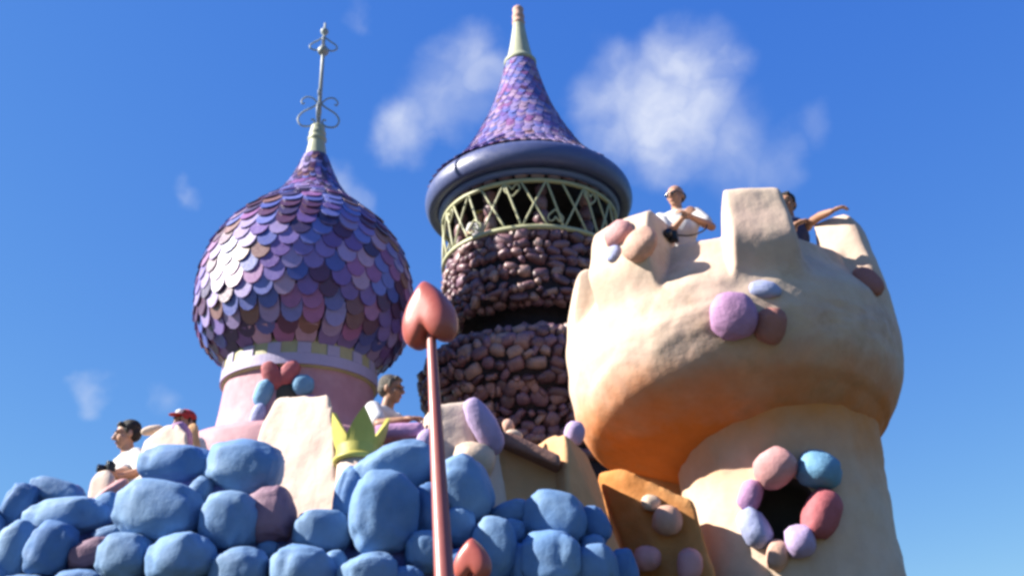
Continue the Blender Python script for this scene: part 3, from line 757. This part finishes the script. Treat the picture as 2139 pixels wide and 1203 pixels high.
heart('heart', hc2, 84 * mpp(hc2), 86 * mpp(hc2), .06, 0, h2, -20)

# ------------------------------------------------------------------ people
def blob(bm, c, r, R=None):
    r = (r, r, r) if isinstance(r, (int, float)) else r
    M_ = Matrix.Translation(c) @ (R.to_4x4() if R else Matrix.Identity(4)) @ Matrix.Diagonal((*r, 1))
    bmesh.ops.create_icosphere(bm, subdivisions=3, radius=1, matrix=M_)
def limb(bm, a, b, ra, rb):
    a, b = Vector(a), Vector(b); d = b - a; n = max(2, int(d.length / (min(ra, rb) * .45)))
    n = min(n, 24)
    q = d.to_track_quat('Z', 'Y').to_matrix().to_4x4()
    bmesh.ops.create_cone(bm, cap_ends=True, segments=16, radius1=ra, radius2=rb, depth=d.length, matrix=Matrix.Translation((a + b) / 2) @ q)
    for p_, r in ((a, ra), (b, rb)): bmesh.ops.create_icosphere(bm, subdivisions=2, radius=r, matrix=Matrix.Translation(p_))
def fuse(name, bm, m, parent, voxel, it=4):
    me = bpy.data.meshes.new(name); bm.to_mesh(me); bm.free(); me.materials.append(MATS[m])
    for v in me.vertices: v.co -= parent.location
    o = link(bpy.data.objects.new(name, me), parent); soften(o, voxel, it, 0); return o
def hand(bm, w, d, pn, spread=1, curl=.5):
    """palm and five fingers from wrist w along d; pn = palm normal (towards what is held)"""
    d = d.normalized(); pn = (pn - d * pn.dot(d)).normalized(); s = d.cross(pn)
    R = Matrix((s, d, pn)).transposed()
    blob(bm, w + d * .045, (.041, .052, .016), R)
    for i, (o, ln) in enumerate(((-.031, .072), (-.011, .083), (.010, .078), (.030, .062))):
        a = w + d * .085 + s * o; k = a + (d * math.cos(curl) + pn * math.sin(curl)) * ln * .5
        e = k + (d * math.cos(curl * 2.2) + pn * math.sin(curl * 2.2)) * ln * .5
        limb(bm, a, k, .0095, .009); limb(bm, k, e, .009, .0075)
    a = w + d * .03 - s * .036 * spread; k = a + (d * .7 - s * .6 * spread + pn * .35).normalized() * .04; e = k + (d * .85 - s * .2 * spread + pn * .5).normalized() * .032
    limb(bm, a, k, .0125, .011); limb(bm, k, e, .011, .009)
def person(label, headc, floor, face, lean, hd_yaw, hd_pitch, arms, skin, shirt, trous, hair=None, sleeve=.5, bald=False, sunglasses=False, cap=None, scale=1.0):
    """headc: world head centre; face: body yaw in degrees (0 = facing the camera, + = turned to image right);
    arms = [(elbow, wrist, hand dir, palm normal)] for image-left arm then image-right arm, world space"""
    Rb = Matrix.Rotation(rad(face), 3, 'Z'); fwd = Rb @ Vector((0, -1, 0)); lat = Rb @ Vector((1, 0, 0)); Z = Vector((0, 0, 1))
    Rl = Quaternion(lat, rad(lean)).to_matrix()          # lean forward about the hips
    if (Rl @ Z).dot(fwd) < 0: Rl = Quaternion(lat, -rad(lean)).to_matrix()
    up = Rl @ Z; S = scale
    neck_up = (up + Z * .6).normalized()
    hips = headc - up * .60 * S - neck_up * .12 * S
    feet_z = floor
    root = thing('person', Vector((hips.x, hips.y, floor)), label, 'person')
    bm = bmesh.new()
    chest = hips + up * .36 * S; shc = hips + up * .50 * S; nb_ = hips + up * .56 * S
    T = Rl @ Rb
    blob(bm, hips + up * .02 * S, Vector((.165, .115, .13)) * S, T); blob(bm, hips + up * .17 * S, Vector((.140, .10, .16)) * S, T)
    blob(bm, chest, Vector((.168, .115, .17)) * S, T); blob(bm, shc, Vector((.15, .085, .075)) * S, T)
    limb(bm, nb_ - up * .04 * S, headc - neck_up * .05 * S, .056 * S, .05 * S)
    sh = [shc - lat * .175 * S, shc + lat * .175 * S]
    for s_ in sh: blob(bm, s_, .062 * S)
    for s_, ar in zip(sh, arms):
        el, wr, hdir, pn = ar
        limb(bm, s_, el, .050 * S, .039 * S); limb(bm, el, el + (wr - el) * .4, .041 * S, .039 * S); limb(bm, el + (wr - el) * .4, wr, .039 * S, .026 * S)
        hand(bm, wr, hdir, pn)
    legl = hips.z - floor
    for q in (-1, 1):
        hp = hips + lat * .085 * q * S; kn = Vector((hp.x, hp.y, floor + legl * .52)) + fwd * .04 + lat * .02 * q; an = Vector((hp.x, hp.y, floor + .09)) + lat * .03 * q
        limb(bm, hp, kn, .085 * S, .055 * S); limb(bm, kn, kn + (an - kn) * .35, .054 * S, .056 * S); limb(bm, kn + (an - kn) * .35, an, .056 * S, .037 * S)
        limb(bm, an + Vector((0, 0, -.05)), an + fwd * .15 + Vector((0, 0, -.055)), .04, .032)
    # head
    Rh = Matrix.Rotation(rad(hd_yaw), 3, 'Z') @ Matrix.Rotation(rad(hd_pitch), 3, 'X')     # face looks along local -Y
    def H(x, y, z): return headc + Rh @ (Vector((x, y, z)) * S)
    k = S
    blob(bm, H(0, .018, .035), Vector((.076, .094, .085)) * k, Rh); blob(bm, H(0, -.022, -.035), Vector((.062, .070, .075)) * k, Rh)
    blob(bm, H(0, -.055, -.088), Vector((.034, .032, .026)) * k, Rh)
    limb(bm, H(0, -.090, .018), H(0, -.112, -.022), .010 * k, .0155 * k); blob(bm, H(0, -.098, -.027), Vector((.020, .013, .010)) * k, Rh)
    limb(bm, H(-.042, -.074, .032), H(.042, -.074, .032), .0145 * k, .0145 * k)
    for q in (-1, 1):
        blob(bm, H(.076 * q, .012, -.01), Vector((.012, .022, .034)) * k, Rh); blob(bm, H(.040 * q, -.062, -.022), Vector((.024, .02, .02)) * k, Rh)
    blob(bm, H(0, -.084, -.060), Vector((.026, .012, .012)) * k, Rh)
    fuse('body', bm, skin, root, .0085 if S > .9 else .0075, 3)
    def bit(nm, c, r, m):
        b2 = bmesh.new(); bmesh.ops.create_icosphere(b2, subdivisions=2, radius=1, matrix=Matrix.Translation(c - root.location) @ Rh.to_4x4() @ Matrix.Diagonal((*(Vector(r) * k), 1)))
        me = bpy.data.meshes.new(nm); b2.to_mesh(me); b2.free(); me.materials.append(MATS[m]); me.polygons.foreach_set('use_smooth', [True] * len(me.polygons))
        return link(bpy.data.objects.new(nm, me), root)
    if sunglasses:
        b2 = bmesh.new()
        for q in (-1, 1):
            blob(b2, H(.034 * q, -.098, .008), Vector((.031, .010, .022)) * k, Rh)
            limb(b2, H(.064 * q, -.092, .014), H(.082 * q, .01, .012), .006 * k, .005 * k)
        limb(b2, H(-.02, -.106, .014), H(.02, -.106, .014), .006 * k, .006 * k)
        fuse('sunglasses', b2, 'lens_glass', root, .006, 2)
    else:
        for q in (-1, 1):
            bit('eye', H(.032 * q, -.0865, .006), (.013, .007, .0075), 'black_plastic'); bit('eyebrow', H(.034 * q, -.0885, .036), (.022, .006, .0055), 'hair_dark')
    bit('mouth', H(0, -.0945, -.060), (.022, .006, .0065), 'lip')
    if hair or bald:
        b2 = bmesh.new()
        if bald:
            for q in (-1, 1): blob(b2, H(.055 * q, .045, .0), Vector((.028, .055, .042)) * k, Rh)
            blob(b2, H(0, .075, -.005), Vector((.066, .042, .05)) * k, Rh)
        else:
            blob(b2, H(0, .030, .052), Vector((.084, .096, .082)) * k, Rh); blob(b2, H(0, .055, .0), Vector((.080, .068, .07)) * k, Rh)
            for q in (-1, 1): limb(b2, H(.071 * q, -.012, .05), H(.074 * q, -.008, .0), .014 * k, .010 * k)
            limb(b2, H(-.04, -.050, .098), H(.045, -.050, .096), .018 * k, .018 * k)
        o = fuse('hair', b2, hair or 'hair_grey', root, .009, 2)
    if cap:
        b2 = bmesh.new(); blob(b2, H(0, .018, .062), Vector((.090, .106, .074)) * k, Rh); blob(b2, H(0, -.115, .052), Vector((.066, .062, .010)) * k, Rh)
        cp = fuse('cap', b2, cap, root, .008, 2)
        b2 = bmesh.new(); blob(b2, H(0, -.07, .085), Vector((.045, .03, .034)) * k, Rh); fuse('cap_panel', b2, 'cloth_white', root, .007, 2)
    # clothes: follow the body, cut at neck, sleeves and waist
    b2 = bmesh.new(); g_ = 1.10
    blob(b2, hips + up * .04 * S, Vector((.172, .125, .12)) * S, T); blob(b2, hips + up * .17 * S, Vector((.160, .122, .17)) * S, T)
    blob(b2, chest, Vector((.183, .130, .178)) * S, T); blob(b2, shc, Vector((.165, .098, .078)) * S, T)
    for s_, ar in zip(sh, arms):
        el = ar[0]
        if sleeve > 0:
            blob(b2, s_, .073 * S); limb(b2, s_, s_ + (el - s_) * sleeve, .070 * S, .066 * S)
    fuse('shirt', b2, shirt, root, .013, 4)
    b2 = bmesh.new(); blob(b2, hips - Z * .02, Vector((.174, .126, .13)) * S, T)
    for q in (-1, 1):
        hp = hips + lat * .085 * q * S; kn = Vector((hp.x, hp.y, floor + legl * .52)) + fwd * .04 + lat * .02 * q; an = Vector((hp.x, hp.y, floor + .10)) + lat * .03 * q
        limb(b2, hp, kn, .098 * S, .072 * S); limb(b2, kn, an, .072 * S, .058 * S)
    fuse('trousers', b2, trous, root, .016, 4)
    return root
def toward(a, b): return (b - a).normalized()

# bald man at the tower crenel, hands together at his chest
hc = P(1411, 411, 8.05)
e1 = P(1394, 492, 7.85); w1 = P(1425, 456, 7.72); e2 = P(1487, 474, 7.92); w2 = P(1441, 452, 7.74)
person('bald man in sunglasses and white t-shirt leaning in the tower battlement', hc, 4.62, -14, 8, -42, 8,
       [(e1, w1, toward(e1, w1), Vector((.4, -.2, .3))), (e2, w2, toward(e2, w2) + Vector((0, 0, .3)), Vector((-.2, .4, -.4)))], 'skin', 'cloth_white', 'cloth_denim', bald=True, sunglasses=True, sleeve=.62)
def camera_thing(c, label, s=1.0, rot=0, strap=None):
    o = thing('camera', c, label, 'camera')
    bm = bmesh.new(); bmesh.ops.create_cube(bm, size=1, matrix=Matrix.Rotation(rad(rot), 4, 'Z') @ Matrix.Diagonal((.14 * s, .07 * s, .09 * s, 1)))
    bmesh.ops.create_cube(bm, size=1, matrix=Matrix.Rotation(rad(rot), 4, 'Z') @ Matrix.Translation((0, 0, .055 * s)) @ Matrix.Diagonal((.05 * s, .06 * s, .035 * s, 1)))
    me = bpy.data.meshes.new('camera_body'); bm.to_mesh(me); bm.free(); me.materials.append(MATS['black_plastic'])
    q = link(bpy.data.objects.new('camera_body', me), o); b_ = q.modifiers.new('bevel', 'BEVEL'); b_.width = .008; b_.segments = 2
    d = Matrix.Rotation(rad(rot), 3, 'Z') @ Vector((0, -1, 0))
    tube('camera_lens', [c + d * .03 * s, c + d * .10 * s], .034 * s, 'lens_glass', o, 20)
    if strap: tube('strap', spline(strap, 24), .008, 'black_plastic', o, 6)
    return o
cc = P(1399, 496, 7.72)
camera_thing(cc, 'black camera hanging on a strap before the bald man in sunglasses', 1.1, -20, [cc + Vector((.05, .02, .04)), P(1440, 492, 7.72), P(1472, 480, 7.78), P(1480, 455, 7.95)])
# dark haired man reaching over the merlon
hc = P(1644, 427, 8.1)
e1 = P(1650, 500, 7.95); w1 = P(1662, 468, 7.72); e2 = P(1712, 452, 7.95); w2 = P(1738, 441, 7.80)
person('dark haired man in navy vest stretching one arm onto a battlement', hc, 4.62, 12, 4, -32, 6,
       [(e1, w1, Vector((.8, -.2, .2)), Vector((0, 0, -1))), (e2, w2, Vector((.9, -.35, .25)), Vector((0, .1, -1)))], 'skin_tan', 'cloth_navy', 'cloth_denim', hair='hair_dark', sleeve=0)
# man in profile on the terrace
hc = P(818, 814, 7.45)
e1 = P(792, 886, 7.12); w1 = P(842, 876, 7.05); e2 = P(820, 884, 7.5); w2 = P(856, 874, 7.25)
person('man in white t-shirt seen in profile leaning on the mauve capstone', hc, 2.5, 66, 20, 74, 8,
       [(e1, w1, Vector((1, .05, .1)), Vector((0, 0, -1))), (e2, w2, Vector((1, 0, 0)), Vector((0, 0, -1)))], 'skin_tan', 'cloth_white', 'cloth_denim', hair='hair_grey', sleeve=.75)
# man with a camera at the left end
hc = P(265, 908, 7.75)
e1 = P(262, 985, 7.5); w1 = P(236, 988, 7.3); e2 = P(300, 985, 7.4); w2 = P(246, 996, 7.25)
person('dark haired man in white shirt holding a camera at the end of the wall', hc, 2.5, -48, 14, -58, 12,
       [(e1, w1, toward(e1, w1), Vector((.1, .3, -1))), (e2, w2, toward(e2, w2), Vector((0, .5, .9)))], 'skin', 'cloth_white', 'cloth_denim', hair='hair_dark', sleeve=.8)
camera_thing(P(228, 980, 7.22), 'black camera in the hands of the dark haired man in white', .9, -50)
# red cap behind the merlon
hc = P(384, 884, 8.3)
e1 = hc + Vector((-.26, -.02, -.45)); w1 = hc + Vector((-.2, -.22, -.55)); e2 = hc + Vector((.26, -.02, -.45)); w2 = hc + Vector((.2, -.22, -.55))
person('person in a red and white cap mostly hidden behind the battlement', hc, 2.5, -20, 4, -25, 0,
       [(e1, w1, toward(e1, w1), Vector((0, 0, -1))), (e2, w2, toward(e2, w2), Vector((0, 0, -1)))], 'skin', 'cloth_white', 'cloth_denim', hair='hair_dark', cap='cloth_red')
# small visitor behind the lattice
hc = P(1003, 452, 12.35)
e1 = hc + Vector((-.2, -.02, -.33)); w1 = hc + Vector((-.14, -.18, -.36)); e2 = hc + Vector((.2, -.02, -.33)); w2 = hc + Vector((.14, -.18, -.36))
person('small visitor in a yellow cap behind the green lattice of the stone tower', hc, 6.98, 15, 3, 30, 0,
       [(e1, w1, toward(e1, w1), Vector((0, 0, -1))), (e2, w2, toward(e2, w2), Vector((0, 0, -1)))], 'skin', 'cloth_white', 'cloth_denim', hair='hair_dark', cap='cloth_yellow', scale=.8)
